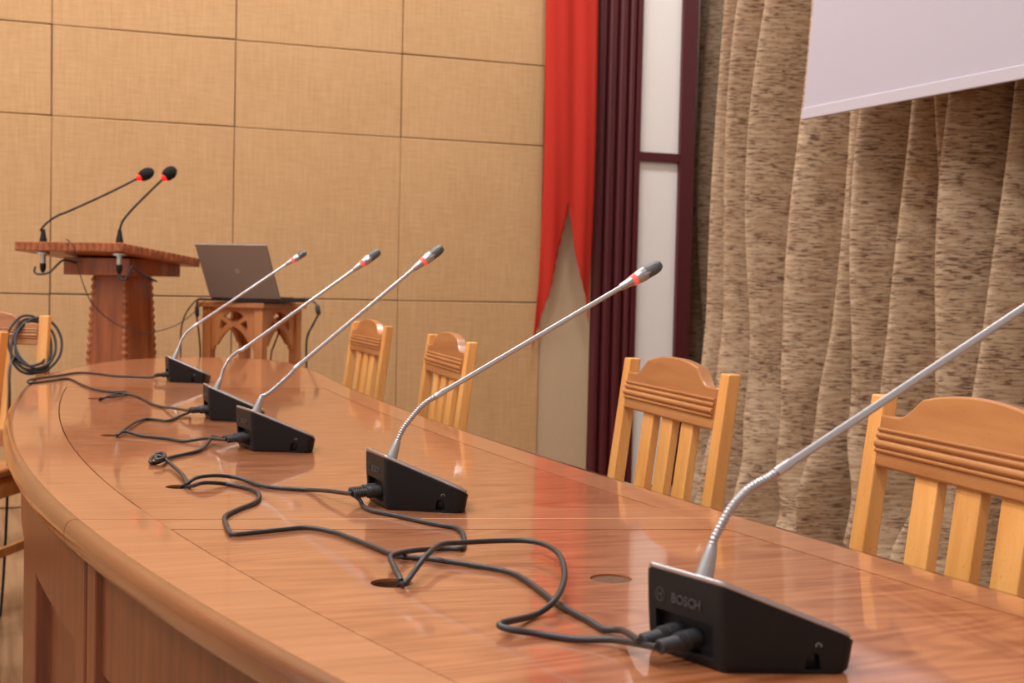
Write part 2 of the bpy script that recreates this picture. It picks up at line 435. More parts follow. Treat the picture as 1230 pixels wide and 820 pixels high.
curtain('curtain', [6.98, 6.80, 6.62, 6.44, 6.26, 6.05], [.09, .10, .09, .10, .09], 3.86, 3.3,
        lambda y, z: 0.0, 'narrow shaded length of flecked curtain right beside the maroon frame', 14)
cr = box2('curtain_rail', (3.05, .9, 3.31), (3.20, 5.7, 3.36), M_['maroon']); tag(cr, 'maroon rail above the flecked curtains', 'curtain rail')
for yy in (1.5, 3.6, 5.6): box2('bracket', (3.1, yy, 3.36), (3.15, yy+.05, CEIL), M_['maroon'], cr)

ps = empty('projection_screen', (2.8, 0, 0)); tag(ps, 'white roll-down projection screen hanging before the flecked curtain', 'projection screen')
SK = -.115                                     # the sheet hangs a little askew
def scr_pt(y, z): return (0, y+SK*(z-1.663), z)
V = []; F = []; ny, nz = 14, 14
for j in range(nz+1):
    z = 1.705+(3.25-1.705)*j/nz
    for k in range(ny+1):
        y = 4.345-(4.345-1.9)*k/ny
        p = scr_pt(y, z); V.append((0, p[1], p[2]))
for j in range(nz):
    for k in range(ny): a = j*(ny+1)+k; F.append((a, a+1, a+ny+2, a+ny+1))
mk('sheet', V, F, M_['screen'], ps, solid=.002)
v, f = [], [(0, 1, 2, 3), (7, 6, 5, 4), (0, 4, 5, 1), (1, 5, 6, 2), (2, 6, 7, 3), (3, 7, 4, 0)]
for dx in (-.006, .006):
    for (y, z) in ((4.348, 1.663), (1.9, 1.663), (1.9, 1.705), (4.348, 1.705)): p = scr_pt(y, z); v.append((dx, p[1], p[2]))
mk('bottom_hem', v, f, M_['screen_hem'], ps, bevel=.003)
box2('casing', (-.06, 1.6, 3.25), (.06, 4.25, 3.37), M_['white'], ps, bevel=.01)
for yy in (1.9, 3.9): box2('bracket', (-.02, yy, 3.37), (.02, yy+.04, CEIL), M_['white'], ps)

# red swallow-tailed banner
def interp(tab, z):
    for (za, xa), (zb, xb) in zip(tab[:-1], tab[1:]):
        if za >= z >= zb:
            t = (za-z)/(za-zb) if za != zb else 0
            return xa+(xb-xa)*t
    return tab[-1][1] if z < tab[-1][0] else tab[0][1]
FL = [(3.2, 2.585), (2.44, 2.592), (1.745, 2.594), (1.293, 2.589), (1.045, 2.584), (.80, 2.566), (.715, 2.559)]
FRR = [(3.2, 2.872), (2.466, 2.872), (1.428, 2.868), (1.05, 2.865), (.85, 2.864)]
FCL = [(3.2, 2.733), (1.435, 2.733), (1.30, 2.704), (1.171, 2.674), (1.004, 2.640), (.858, 2.599), (.715, 2.5595)]
FCR = [(3.2, 2.733), (1.435, 2.733), (1.33, 2.752), (1.216, 2.770), (1.07, 2.805), (.967, 2.848), (.85, 2.8635)]
fb = empty('banner', (0, Y1-.10, 0)); tag(fb, 'red cloth banner with two ragged pointed tails', 'banner')
V = []; F = []; idx = {}
nj, nk = 70, 8
def fold(x, z): return .007*math.sin((x-2.55)*42+.5*math.sin(2*z))+.005*math.sin((x-2.6)*75+z*1.3)+.012*math.sin(3*z)
def strip(A, B, zend, rag):
    rows_ = []
    zs = [3.2-(3.2-.85)*j/nj for j in range(nj+1)]+([.85-.135*j/6 for j in range(1, 7)] if zend < .8 else [])
    for z in zs:
        row = []
        for k in range(nk+1):
            a, b = interp(A, z), interp(B, z)
            x = a+(b-a)*k/nk
            if z < 1.40: x += .003*math.sin(z*90+k)*(1 if k in rag else 0)
            key = (round(x, 5), round(z, 5))
            if key not in idx: idx[key] = len(V); V.append((x, fold(x, z), z))
            row.append(idx[key])
        rows_.append(row)
    for j in range(len(rows_)-1):
        for k in range(nk):
            q = (rows_[j][k], rows_[j][k+1], rows_[j+1][k+1], rows_[j+1][k])
            if len(set(q)) == 4: F.append(q)
            elif len(set(q)) == 3: F.append(tuple(dict.fromkeys(q)))
strip(FL, FCL, .715, (nk,)); strip(FCR, FRR, .85, (0,))
mk('cloth', V, F, M_['flag'], fb, smooth=True, solid=.0015)
tube('hanging_rod', [(2.56, 0, 3.2), (2.89, 0, 3.2)], .010, M_['lectern'], fb)
for x in (2.60, 2.86): tube('rod_hook', [(x, 0, 3.2), (x, .10-.022, 3.2)], .005, M_['steel'], fb, n=6)

# ------------------------------------------------------------ the curved conference table
T = .75
def xL(y): return ((-.0078*y+.12045)*y-.4676)*y+.57572
def xR(y): return (.02944*y-.14058)*y+1.06211
tb = empty('conference_table', (0.5, 2.0, 0)); tag(tb, 'long curved oak conference table with a rounded far end', 'table')
TO = Vector((-.5, -2.0, 0))                     # world to table-local shift
def tl(pts): return [(p[0]-.5, p[1]-2.0)+tuple(p[2:]) for p in pts]
class Sec:
    def __init__(s, l0, r0, l1, r1): s.l0, s.r0, s.l1, s.r1 = l0, r0, l1, r1
    def Lp(s, t): y = s.l0+(s.l1-s.l0)*t; return Vector((xL(y), y))
    def Rp(s, t): y = s.r0+(s.r1-s.r0)*t; return Vector((xR(y), y))
    def at(s, t, d, side=0):
        a, b = s.Lp(t), s.Rp(t); u = (b-a).normalized()
        return a+u*d if side == 0 else b-u*d
S1 = Sec(1.690, 1.5045, 3.774, 3.66)
S2 = Sec(.30, -.20, 1.6880, 1.5025)
NB, LB, RB, GAP = .018, .105, .082, .0019
def top_piece(name, poly, mat, z0=.718, z1=T, bev=0):
    v, f = prism_vf(tl(poly), z0, z1)
    return mk(name, v, f, mat, tb, bevel=bev, seg=1)
def seq(fn, a, b, n): return [fn(a+(b-a)*k/n) for k in range(n+1)]
HOLES = [((.2502, 3.3281), .019), ((.2194, 2.5641), .019), ((.2564, 1.9205), .0195), ((.3696, 1.2622), .0205), ((.5852, 1.2258), .021)]
def circ(c, r, n=28): return [(c[0]+r*math.cos(2*PI*k/n), c[1]+r*math.sin(2*PI*k/n)) for k in range(n)]
def build_section(S, e0, e1, nb_left, nb_right, hole_ids):
    # side boards
    for i in range(nb_left):
        a, b = i/nb_left, (i+1)/nb_left; g = .0001
        top_piece('border_board', seq(lambda t: S.at(t, NB), a+g, b-g, 6)+seq(lambda t: S.at(t, LB), b-g, a+g, 6), M_['top_border'])
    for i in range(nb_right):
        a, b = i/nb_right, (i+1)/nb_right; g = .0001
        top_piece('border_board', seq(lambda t: S.at(t, RB, 1), a+g, b-g, 6)+seq(lambda t: S.at(t, NB, 1), b-g, a+g, 6), M_['top_border'])
    # end boards
    for (a, b) in ((.0003, e0), (1-e1, .9997)):
        top_piece('border_board', [S.at(a, LB+.0003), S.at(a, RB+.0003, 1), S.at(b, RB+.0003, 1), S.at(b, LB+.0003)], M_['top_border'])
    # inlaid field
    g = GAP; ge = GAP*1.2/2.0
    out = seq(lambda t: S.at(t, LB+g), e0+ge, 1-e1-ge, 30)+seq(lambda t: S.at(t, RB+g, 1), 1-e1-ge, e0+ge, 30)
    il = slab_holes('inlay_field', [tl(out)]+[tl(circ(*HOLES[h])) for h in hole_ids], .720, T-.0004, M_['top_inlay'], tb)
    for h in hole_ids:
        c, r = HOLES[h]; n = 28
        ci, co = circ(c, r-.0012, n), circ(c, r-.0001, n)
        V = [(p[0]-.5, p[1]-2, z) for z in (.720, T-.0030) for p in ci]+[(p[0]-.5, p[1]-2, z) for z in (.720, T-.0030) for p in co]
        F = []
        for k in range(n):
            k2 = (k+1) % n
            F += [(k, k2, n+k2, n+k), (2*n+k, 3*n+k, 3*n+k2, 2*n+k2), (n+k, n+k2, 3*n+k2, 3*n+k), (k, 2*n+k, 2*n+k2, k2)]
        mk('hole_lining', V, F, M_['raw'], il)
        if h == 4:
            v, f = prism_vf(tl(circ(c, r-.0013)), .725, T-.0022); o = mk('hole_plug', v, f, M_['raw'], il); o['label'] = 'rough chipboard plug'
    # nosing along both long sides
    prof = [(NB, .75), (.010, .7499), (.0055, .7475), (.0022, .7435), (.0004, .738), (0, .732), (.0006, .726), (.003, .7205), (.0075, .717), (.012, .716), (NB, .716)]
    for side in (0, 1):
        V = []; F = []; n = 40; m = len(prof)
        for k in range(n+1):
            for d, z in prof:
                p = S.at(k/n*.9996+.0002, d, side); V.append((p.x-.5, p.y-2, z))
        for k in range(n):
            for q in range(m): F.append((k*m+q, k*m+(q+1) % m, (k+1)*m+(q+1) % m, (k+1)*m+q))
        F += [tuple(range(m)), tuple(n*m+q for q in range(m-1, -1, -1))]
        mk('edge_nosing', V, F, M_['nosing'], tb, smooth=True)
    # front: apron, recessed panel, posts
    def wall(name, d0, d1, z0, z1, a, b, mat, n=20, bev=.002):
        poly = seq(lambda t: S.at(t, d0), a, b, n)+seq(lambda t: S.at(t, d1), b, a, n)
        v, f = prism_vf(tl(poly), z0, z1); mk(name, v, f, mat, tb, bevel=bev, seg=1)
    return wall
w1 = build_section(S1, .037, .037, 7, 3, (0, 1, 2))
w2 = build_section(S2, .06, .0475, 4, 3, (3, 4))
for wl, posts in ((w1, ((0.004, .030), (.27, .44), (.70, .80), (.965, .996))), (w2, ((0.004, .035), (.45, .49), (.965, .996)))):
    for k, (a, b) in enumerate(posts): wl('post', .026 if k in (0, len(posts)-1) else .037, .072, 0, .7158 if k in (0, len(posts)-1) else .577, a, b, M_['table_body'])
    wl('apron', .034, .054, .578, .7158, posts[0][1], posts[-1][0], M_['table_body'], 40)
    for (a0, b0), (a1, b1) in zip(posts[:-1], posts[1:]):
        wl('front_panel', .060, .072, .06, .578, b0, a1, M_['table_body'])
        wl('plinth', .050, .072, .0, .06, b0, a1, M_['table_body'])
# transverse supports
for S, t in ((S1, .02), (S1, .5), (S1, .965), (S2, .10), (S2, .55)):
    a, b = S.at(t, .075), S.at(t, .22, 1); u = (b-a).normalized(); nn = Vector((-u.y, u.x))*.012
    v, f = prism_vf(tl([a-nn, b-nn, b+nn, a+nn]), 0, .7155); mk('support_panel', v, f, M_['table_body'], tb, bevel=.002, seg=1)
# rounded end section
endp = [(.112, 3.776), (.128, 3.95), (.190, 4.215), (.276, 4.478), (.375, 4.720), (.49, 4.88), (.63, 4.975), (.76, 4.99), (.88, 4.94), (.962, 4.82), (1.0, 4.6), (.995, 4.3), (.968, 3.95), (xR(3.662), 3.662)]
E_ = catmull([(p[0], p[1], 0) for p in endp], 5)
def inset_line(P, d):
    out = []
    for i, p in enumerate(P):
        t = (P[min(i+1, len(P)-1)]-P[max(i-1, 0)]).normalized(); out.append(p+Vector((t.y, -t.x, 0))*d)
    return out
top_piece('end_board', [(p.x, p.y) for p in inset_line(E_, NB)], M_['top_border'])
prof = [(NB, .75), (.010, .7499), (.0055, .7475), (.0022, .7435), (.0004, .738), (0, .732), (.0006, .726), (.003, .7205), (.0075, .717), (.012, .716), (NB, .716)]
V = []; F = []; m = len(prof)
rings_ = [inset_line(E_, d) for d, z in prof]
for i in range(len(E_)):
    for q, (d, z) in enumerate(prof): V.append((rings_[q][i].x-.5, rings_[q][i].y-2, z))
for k in range(len(E_)-1):
    for q in range(m): F.append((k*m+q, k*m+(q+1) % m, (k+1)*m+(q+1) % m, (k+1)*m+q))
F += [tuple(range(m)), tuple((len(E_)-1)*m+q for q in range(m-1, -1, -1))]
mk('edge_nosing', V, F, M_['nosing'], tb, smooth=True)
def end_wall(name, d0, d1, z0, z1, i0, i1):
    a, b = inset_line(E_, d0)[i0:i1], inset_line(E_, d1)[i0:i1]
    v, f = prism_vf(tl([(p.x, p.y) for p in a]+[(p.x, p.y) for p in reversed(b)]), z0, z1)
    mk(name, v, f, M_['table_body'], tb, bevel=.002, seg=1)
ne = len(E_)
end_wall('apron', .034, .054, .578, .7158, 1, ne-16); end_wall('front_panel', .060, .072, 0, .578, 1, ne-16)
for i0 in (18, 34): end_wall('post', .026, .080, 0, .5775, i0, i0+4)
# worn joint of the two sections; light caught on its edges is painted pale
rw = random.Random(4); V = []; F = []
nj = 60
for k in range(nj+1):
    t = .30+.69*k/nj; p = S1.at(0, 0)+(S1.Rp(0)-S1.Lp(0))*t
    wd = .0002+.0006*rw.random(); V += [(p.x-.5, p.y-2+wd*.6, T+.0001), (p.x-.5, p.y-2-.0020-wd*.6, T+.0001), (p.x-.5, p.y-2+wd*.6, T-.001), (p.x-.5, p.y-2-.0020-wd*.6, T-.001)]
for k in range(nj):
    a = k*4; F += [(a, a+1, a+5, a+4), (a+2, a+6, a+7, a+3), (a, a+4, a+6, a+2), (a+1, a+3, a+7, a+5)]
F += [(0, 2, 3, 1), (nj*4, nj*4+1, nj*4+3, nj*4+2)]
o = mk('worn_joint_glint', V, F, M_['worn'], tb); o['label'] = 'worn line along the joint with a painted edge glint'

# ------------------------------------------------------------ conference microphones
def top_z(u): return .0655-.440*u
def plan(n_arc=14):
    """outline of the microphone base, seen from above; u points at the speaker's seat"""
    pts = []
    def arc(cx, cy, r, a0, a1, n):
        for k in range(n+1):
            a = math.radians(a0+(a1-a0)*k/n); pts.append((cx+r*math.cos(a), cy+r*math.sin(a)))
    # start at the back, -v corner
    arc(.008, -.0385, .0085, 180, 243+0, 4)
    arc(.086, -.0790, .0110, 243+0, 340, 5)
    for k in range(1, n_arc):
        v = -.0830+.166*k/n_arc; pts.append((.0968+.0215*math.cos(v/.0830*PI/2)**1.0*1.0, v))
    arc(.086, .0790, .0110, 20, 117, 5)
    arc(.008, .0385, .0085, 117, 180, 4)
    return pts
PLAN = plan()
def base_mesh():
    lv = [0, .06, .3, .6, .85, 1.0]
    n = len(PLAN); V = []; F = []
    for t in lv:
        k = .93+.08*(t**.6); kb = .98+.03*(t**.6)
        ins = .006 if t == 0 else 0
        for (u, v) in PLAN:
            uu = .004*(1-t)**2+u*(k if u > .05 else kb+(k-kb)*u/.05); vv = v*(.985+.035*t**.6)
            if t == 0: uu += -.002*(1 if u > .05 else -1); vv *= .985
            z = .0015+t*(top_z(u)-.0015) if t else .0
            V.append((uu, vv, z))
    for j in range(len(lv)-1):
        for k in range(n): F.append((j*n+k, j*n+(k+1) % n, (j+1)*n+(k+1) % n, (j+1)*n+k))
    F.append(tuple(range(n-1, -1, -1))); F.append(tuple((len(lv)-1)*n+k for k in range(n)))
    return V, F
def side_frame(sgn, s, h):
    """point and axes on the splayed side of the base"""
    a = Vector((.0041, sgn*.0461, 0)); b = Vector((.0810, sgn*.0888, 0))
    p = a+(b-a)*s; p.z = h
    t = (b-a).normalized(); nrm = Vector((t.y, -t.x, 0)) if sgn < 0 else Vector((-t.y, t.x, 0))
    return p, t, nrm
def make_base():
    tmp = mk('tmp_base', *base_mesh(), M_['black'])
    cut = [box_vf((0, 0, .0215), (.018, .066, .026))]
    p, t, nrm = side_frame(-1, .76, .0)
    arch = []
    for k in range(9): a = PI*k/8; arch.append((.0050*math.cos(a), .0115+.0050*math.sin(a)))
    arch += [(-.0062, .003), (.0062, .003)]
    cv = []
    for dd in (-.010, .010): cv += [p+t*q[0]+nrm*dd+Vector((0, 0, q[1])) for q in arch]
    n = len(arch)
    cf = [tuple(range(n-1, -1, -1)), tuple(range(n, 2*n))]+[(i, (i+1) % n, n+(i+1) % n, n+i) for i in range(n)]
    cut.append((cv, cf))
    cutter = mk('tmp_cut', *merge_vf(cut), M_['recess'])
    md = tmp.modifiers.new('x', 'BOOLEAN'); md.operation = 'DIFFERENCE'; md.solver = 'EXACT'; md.object = cutter
    dg = bpy.context.evaluated_depsgraph_get()
    me = bpy.data.meshes.new_from_object(tmp.evaluated_get(dg))
    me.name = 'base_body'
    bpy.data.objects.remove(tmp); bpy.data.objects.remove(cutter)
    return me
BASE = make_base()
def text_mesh(s, size, depth):
    cu = bpy.data.curves.new('lettering', 'FONT'); cu.body = s; cu.size = size; cu.extrude = depth; cu.align_x = 'CENTER'
    cu.resolution_u = 3; cu.offset = size*.02
    o = bpy.data.objects.new('tmp_text', cu); COL.objects.link(o)
    dg = bpy.context.evaluated_depsgraph_get(); me = bpy.data.meshes.new_from_object(o.evaluated_get(dg))
    bpy.data.objects.remove(o); bpy.data.curves.remove(cu)
    me.materials.clear(); me.materials.append(M_['logo']); me.name = 'logo_lettering'
    return me
LET = text_mesh('BOSCH', .0105, .0006)
def offset_plan(d):
    c = Vector((.055, 0)); out = []
    for (u, v) in PLAN:
        q = Vector((u, v))-c; r = q.length; out.append(c+q*((r-d)/r))
    return out
def plate_vf(poly, lift0, lift1):
    n = len(poly)
    V = [(p[0], p[1], top_z(p[0])+lift0) for p in poly]+[(p[0], p[1], top_z(p[0])+lift1) for p in poly]
    return V, [tuple(range(n-1, -1, -1)), tuple(range(n, 2*n))]+[(i, (i+1) % n, n+(i+1) % n, n+i) for i in range(n)]
def lathe_path(name, p0, p1, prof, mat, parent, n=16):
    """revolved profile [(t along p0-p1, radius)]"""
    a, b = Vector(p0), Vector(p1)
    return tube(name, [a+(b-a)*t for t, r in prof], [r for t, r in prof], mat, parent, n)
def microphone(org, yaw, prof, nflex, label, lean=0):
    """prof: (s, z) points of the stem in its own upright plane; 0-1 ferrule, 1..nflex flexible neck, then rod, last pair the head"""
    t = empty('conference_microphone', (org[0], org[1], T), math.radians(yaw))
    tag(t, label, 'microphone', 'gooseneck microphones along the conference table')
    b = bpy.data.objects.new('base_body', BASE); link(b, t)
    bb = b.modifiers.new('b', 'BEVEL'); bb.width = .0012; bb.segments = 2; bb.limit_method = 'ANGLE'; bb.angle_limit = math.radians(35)
    v, f = plate_vf([(p[0], p[1]) for p in PLAN], .0003, .0052)
    pl = mk('top_plate', v, f, M_['silver'], t, bevel=.0022, seg=3)
    v, f = plate_vf(offset_plan(.007), .0053, .0058); mk('plate_inset', v, f, M_['silver2'], pl)
    # press key with red ring on the sloping plate
    kz = top_z(.098)+.006
    sl = Vector((1, 0, -.44)).normalized(); up = Vector((.44, 0, 1)).normalized()
    base = Vector((.098, 0, kz))
    tube('talk_key', [base-up*.0012, base+up*.0003], .0080, M_['silver'], pl, 18)
    # brand lettering and emblem on the back face
    lo = bpy.data.objects.new('logo_lettering', LET); link(lo, b)
    R = Matrix(((0, 0, -1), (-1, 0, 0), (0, 1, 0))).to_4x4()
    lo.matrix_local = Matrix.Translation((-.0004, -.004, .0435)) @ R
    V = []; F = []
    def ring_pts(r): return [(-.0006, .0275+r*math.cos(2*PI*k/20), .0470+r*math.sin(2*PI*k/20)) for k in range(20)]
    parts = []
    V = ring_pts(.0056)+ring_pts(.0048); parts.append((V+[(q[0]+.0016, q[1], q[2]) for q in V], [(k, (k+1) % 20, 20+(k+1) % 20, 20+k) for k in range(20)]+[(k, 40+k, 40+(k+1) % 20, (k+1) % 20) for k in range(20)]+[(20+k, 20+(k+1) % 20, 60+(k+1) % 20, 60+k) for k in range(20)]))
    parts.append(box_vf((0, .0275-.0022, .0470), (.0014, .0009, .0066))); parts.append(box_vf((0, .0275+.0022, .0470), (.0014, .0009, .0066))); parts.append(box_vf((0, .0275, .0470), (.0014, .0044, .0009)))
    mk('logo_emblem', *merge_vf(parts), M_['logo'], b)
    # headphone jack and its little symbol on the side
    p, tt, nr = side_frame(-1, .76, .0115)
    tube('headphone_jack', [p-nr*.0095, p-nr*.0060], .0030, M_['recess'], b, 14)
    q, tt, nr = side_frame(-1, .80, .0225); q = q+nr*.0012
    sy = []
    for k in range(13): a = math.radians(-20+220*k/12); sy.append(q+nr*.0006*0+tt*(.0017*math.cos(a))+Vector((0, 0, .0017*math.sin(a)))-nr*.0003)
    parts = [tube_vf(sy, .0005, 5)]
    for s in (-1, 1): parts.append(tube_vf([q+tt*s*.0019+Vector((0, 0, -.0012))-nr*.0003, q+tt*s*.0019+Vector((0, 0, .0006))-nr*.0003], .0007, 6))
    mk('headphone_symbol', *merge_vf(parts), M_['symbol'], b)
    # stem
    ca, sa = math.cos(math.radians(lean)), math.sin(math.radians(lean))   # sideways turn of the stem
    P = [Vector((.020+s*ca, s*sa, z)) for s, z in prof]
    f0 = P[0]-(P[1]-P[0])*.25; f1 = P[1]
    lathe_path('ferrule', f0, f1, [(0, .0084), (.2, .0080), (.5, .0068), (.8, .0053), (.94, .0044), (1, .0038)], M_['silver'], t, 20)
    fl = catmull([P[1]-(P[1]-P[0])*.1]+P[1:nflex+1], 8)
    # ribbed flexible neck
    path = []; rad = []
    Ls = [0]
    for a, c in zip(fl[:-1], fl[1:]): Ls.append(Ls[-1]+(c-a).length)
    tot = Ls[-1]; nseg = int(tot/.0008)
    for k in range(nseg+1):
        d = tot*k/nseg; i = 0
        while i < len(Ls)-2 and Ls[i+1] < d: i += 1
        u_ = (d-Ls[i])/max(1e-9, Ls[i+1]-Ls[i]); path.append(fl[i]+(fl[i+1]-fl[i])*u_)
        rad.append(.0039 if k % 4 in (0, 1) else .0031)
    tube('flexible_neck', path, rad, M_['silver'], t, 12)
    r0, r1 = P[nflex], P[-2]
    d = (r1-r0).normalized()
    tube('rod', [r0-d*.004, r0-d*.003, r0+d*.012, r0+d*.013, r1], [.0041, .0042, .0042, .0035, .0034], M_['steel'], t, 14)
    # head
    h0, h1 = P[-2], P[-1]
    hd = lathe_path('head_shell', h0, h1, [(-.02, .0040), (0, .0048), (.2, .0064), (.27, .0070)], M_['silver'], t, 18)
    lathe_path('light_ring', h0, h1, [(.265, .0070), (.28, .0076), (.36, .0082), (.375, .0080)], M_['redglow'], t, 18)
    lathe_path('head_shell', h0, h1, [(.37, .0082), (.45, .0092), (.55, .0097), (.60, .0095)], M_['silver'], t, 18)
    lathe_path('grille', h0, h1, [(.59, .0088), (.62, .0092), (.82, .0092), (.92, .0080), (.975, .0055), (1, .001)], M_['grille'], t, 18)
    side = Vector((0, 1, 0))
    for s in (-1, 1):                              # side cheeks that clasp the grille
        pts = [h0+(h1-h0)*q+side*s*.0082 for q in (.5, .6, .68)]
        tube('head_cheek', pts, [.0028, .0026, .0008], M_['silver'], t, 8)
    return t
MICS = [
 ((.5097, .937), 13, [(0, .061), (.008, .089), (.011, .096), (.024, .116), (.041, .131), (.059, .139), (.071, .145), (.338, .2825), (.400, .3145)], 6, 'gooseneck microphone before the chair below the projection screen, two cords at its plugs', -8),
 ((.475, 1.709), 1, [(0, .054), (.010, .083), (.017, .098), (.032, .117), (.046, .131), (.063, .141), (.327, .288), (.389, .322)], 5, 'gooseneck microphone standing right beside the pale worn joint of the table'),
 ((.415, 2.327), 7, [(0, .057), (.011, .088), (.023, .093), (.043, .109), (.062, .126), (.072, .137), (.289, .312), (.346, .353)], 5, 'gooseneck microphone with sharply kinked neck and a small cord knot beside it'),
 ((.428, 2.835), -1, [(0, .056), (.010, .083), (.015, .101), (.027, .122), (.042, .136), (.053, .141), (.284, .311), (.340, .353)], 5, 'gooseneck microphone third along from the lectern end, between kinked and last ones'),
 ((.4755, 3.859), -1, [(0, .061), (.010, .088), (.019, .114), (.035, .137), (.055, .153), (.305, .329), (.362, .366)], 4, 'gooseneck microphone on the rounded table end next to the lectern'),
]
MICS[3] = MICS[3][:4]+('gooseneck microphone second from the lectern, with two cords running off to table holes',)
for a in MICS: microphone(*a)

# ------------------------------------------------------------ microphone cords
CABLE_R = .0029
CABLE_PATHS = {
    'c1': [(0.4805, 0.9531, 0.7649), (0.4754, 0.9836, 0.7569), (0.4522, 1.0087, 0.7529), (0.4304, 1.0315, 0.7529), (0.408, 1.0411, 0.7559), (0.4015, 1.0502, 0.7569), (0.4041, 1.0554, 0.7579), (0.4141, 1.064, 0.7569), (0.4521, 1.0959, 0.7529), (0.476, 1.1107, 0.7609), (0.516, 1.1828, 0.7629), (0.5528, 1.2792, 0.7629), (0.5618, 1.3363, 0.7629), (0.5517, 1.366, 0.7629), (0.5175, 1.3745, 0.7629), (0.4769, 1.3642, 0.7649), (0.448, 1.3498, 0.7669), (0.4196, 1.306, 0.7669), (0.3987, 1.2745, 0.7609), (0.3758, 1.2347, 0.7559)],
    'c2': [(0.4918, 0.9759, 0.7649), (0.4933, 1.0099, 0.7569), (0.4873, 1.0325, 0.7529), (0.4875, 1.06, 0.7529), (0.4863, 1.0911, 0.7529), (0.4857, 1.1268, 0.7529), (0.4902, 1.1774, 0.7529), (0.4946, 1.2362, 0.7529), (0.4901, 1.2693, 0.7529), (0.4726, 1.3001, 0.7529), (0.4481, 1.3309, 0.7529), (0.4287, 1.3536, 0.7529), (0.4074, 1.3698, 0.7529), (0.3951, 1.4318, 0.7529), (0.3843, 1.482, 0.7529), (0.3757, 1.5166, 0.7529), (0.3535, 1.553, 0.7529), (0.3217, 1.5476, 0.7529), (0.2897, 1.5377, 0.7529), (0.2664, 1.5319, 0.7529), (0.2622, 1.5461, 0.7529), (0.2655, 1.5888, 0.7529), (0.2741, 1.6504, 0.7529), (0.296, 1.6947, 0.7529), (0.3178, 1.7287, 0.7529), (0.3314, 1.7561, 0.7529), (0.3433, 1.7992, 0.7529), (0.3442, 1.8509, 0.7529), (0.3211, 1.9057, 0.7529), (0.2963, 1.8932, 0.7579), (0.2824, 1.8877, 0.7589), (0.2721, 1.8885, 0.7559)],
    'c3': [(0.4331, 1.704, 0.7689), (0.429, 1.7675, 0.7609), (0.4164, 1.8351, 0.7529), (0.3811, 1.8582, 0.7529), (0.3616, 1.8875, 0.7529), (0.3532, 1.9239, 0.7529), (0.3418, 1.9401, 0.7559), (0.3281, 1.9481, 0.7579), (0.3047, 1.94, 0.7609), (0.2807, 1.9257, 0.7609), (0.2661, 1.9095, 0.7559)],
    'c4': [(0.4482, 1.7115, 0.7649), (0.4571, 1.7193, 0.7569), (0.4542, 1.6874, 0.7529), (0.4553, 1.6532, 0.7529), (0.4733, 1.613, 0.7529), (0.4931, 1.5643, 0.7529), (0.5083, 1.5328, 0.7529), (0.5192, 1.516, 0.7529), (0.5173, 1.485, 0.7529), (0.5034, 1.4354, 0.7529), (0.489, 1.3984, 0.7529), (0.4807, 1.3909, 0.7529), (0.4727, 1.3953, 0.7529), (0.4589, 1.3964, 0.7529), (0.4306, 1.3808, 0.7559), (0.4072, 1.3574, 0.7589), (0.3924, 1.3404, 0.7599), (0.3875, 1.3293, 0.7589), (0.3805, 1.29, 0.7579), (0.3739, 1.2474, 0.7549)],
    'c5': [(0.374, 2.3606, 0.7669), (0.3643, 2.4074, 0.7589), (0.3296, 2.4237, 0.7529), (0.3063, 2.4698, 0.7529), (0.2689, 2.518, 0.7529), (0.2533, 2.5457, 0.7549), (0.2435, 2.5657, 0.7559), (0.2306, 2.5358, 0.7549)],
    'c6': [(0.3797, 2.3969, 0.7669), (0.3761, 2.4009, 0.7629), (0.3658, 2.3793, 0.7569), (0.3399, 2.2987, 0.7529), (0.3055, 2.244, 0.7529), (0.2804, 2.2115, 0.7529), (0.2594, 2.154, 0.7549), (0.2486, 2.1468, 0.7529), (0.2419, 2.1475, 0.7549), (0.2501, 2.1936, 0.7559), (0.2596, 2.1989, 0.7609), (0.2667, 2.1896, 0.7619), (0.2634, 2.1516, 0.7609), (0.25, 2.127, 0.7599), (0.25, 2.1485, 0.7629), (0.2573, 2.1471, 0.7629), (0.2661, 2.1373, 0.7569), (0.27, 2.0612, 0.7549), (0.2701, 1.9902, 0.7549), (0.2647, 1.9157, 0.7539)],
    'c7': [(0.3858, 2.8971, 0.7669), (0.3781, 2.9784, 0.7589), (0.3715, 3.0614, 0.7529), (0.3579, 3.1191, 0.7529), (0.3525, 3.2249, 0.7529), (0.344, 3.3332, 0.7529), (0.3231, 3.3746, 0.7559), (0.3023, 3.3667, 0.7579), (0.2765, 3.2968, 0.7579), (0.2602, 3.266, 0.7549)],
    'c8': [(0.3846, 2.8585, 0.7669), (0.4065, 2.9066, 0.7569), (0.3775, 2.8539, 0.7529), (0.3467, 2.7743, 0.7529), (0.3285, 2.7899, 0.7529), (0.3078, 2.8126, 0.7529), (0.2741, 2.7109, 0.7559), (0.2431, 2.5803, 0.7569), (0.228, 2.5228, 0.7549)],
    'c9': [(0.4773, 3.8977, 0.7649), (0.4578, 3.939, 0.7569), (0.4324, 3.9631, 0.7529), (0.3891, 3.9975, 0.7529), (0.3498, 4.0254, 0.7529), (0.3078, 4.1183, 0.7529), (0.2706, 4.1611, 0.7529), (0.237, 4.1203, 0.7529), (0.2086, 4.0536, 0.7529), (0.1539, 3.9586, 0.7529), (0.1215, 3.8829, 0.7529), (0.1131, 3.8092, 0.7529), (0.1222, 3.7712, 0.7529), (0.1729, 3.8503, 0.7529), (0.2181, 3.9214, 0.7529), (0.2333, 3.8322, 0.7529), (0.2419, 3.7159, 0.7529), (0.2651, 3.5525, 0.7529), (0.2972, 3.4739, 0.7529), (0.3284, 3.4713, 0.7529), (0.3296, 3.4221, 0.7529), (0.299, 3.3183, 0.7559), (0.2702, 3.2869, 0.7559), (0.2539, 3.2666, 0.7549)],
}

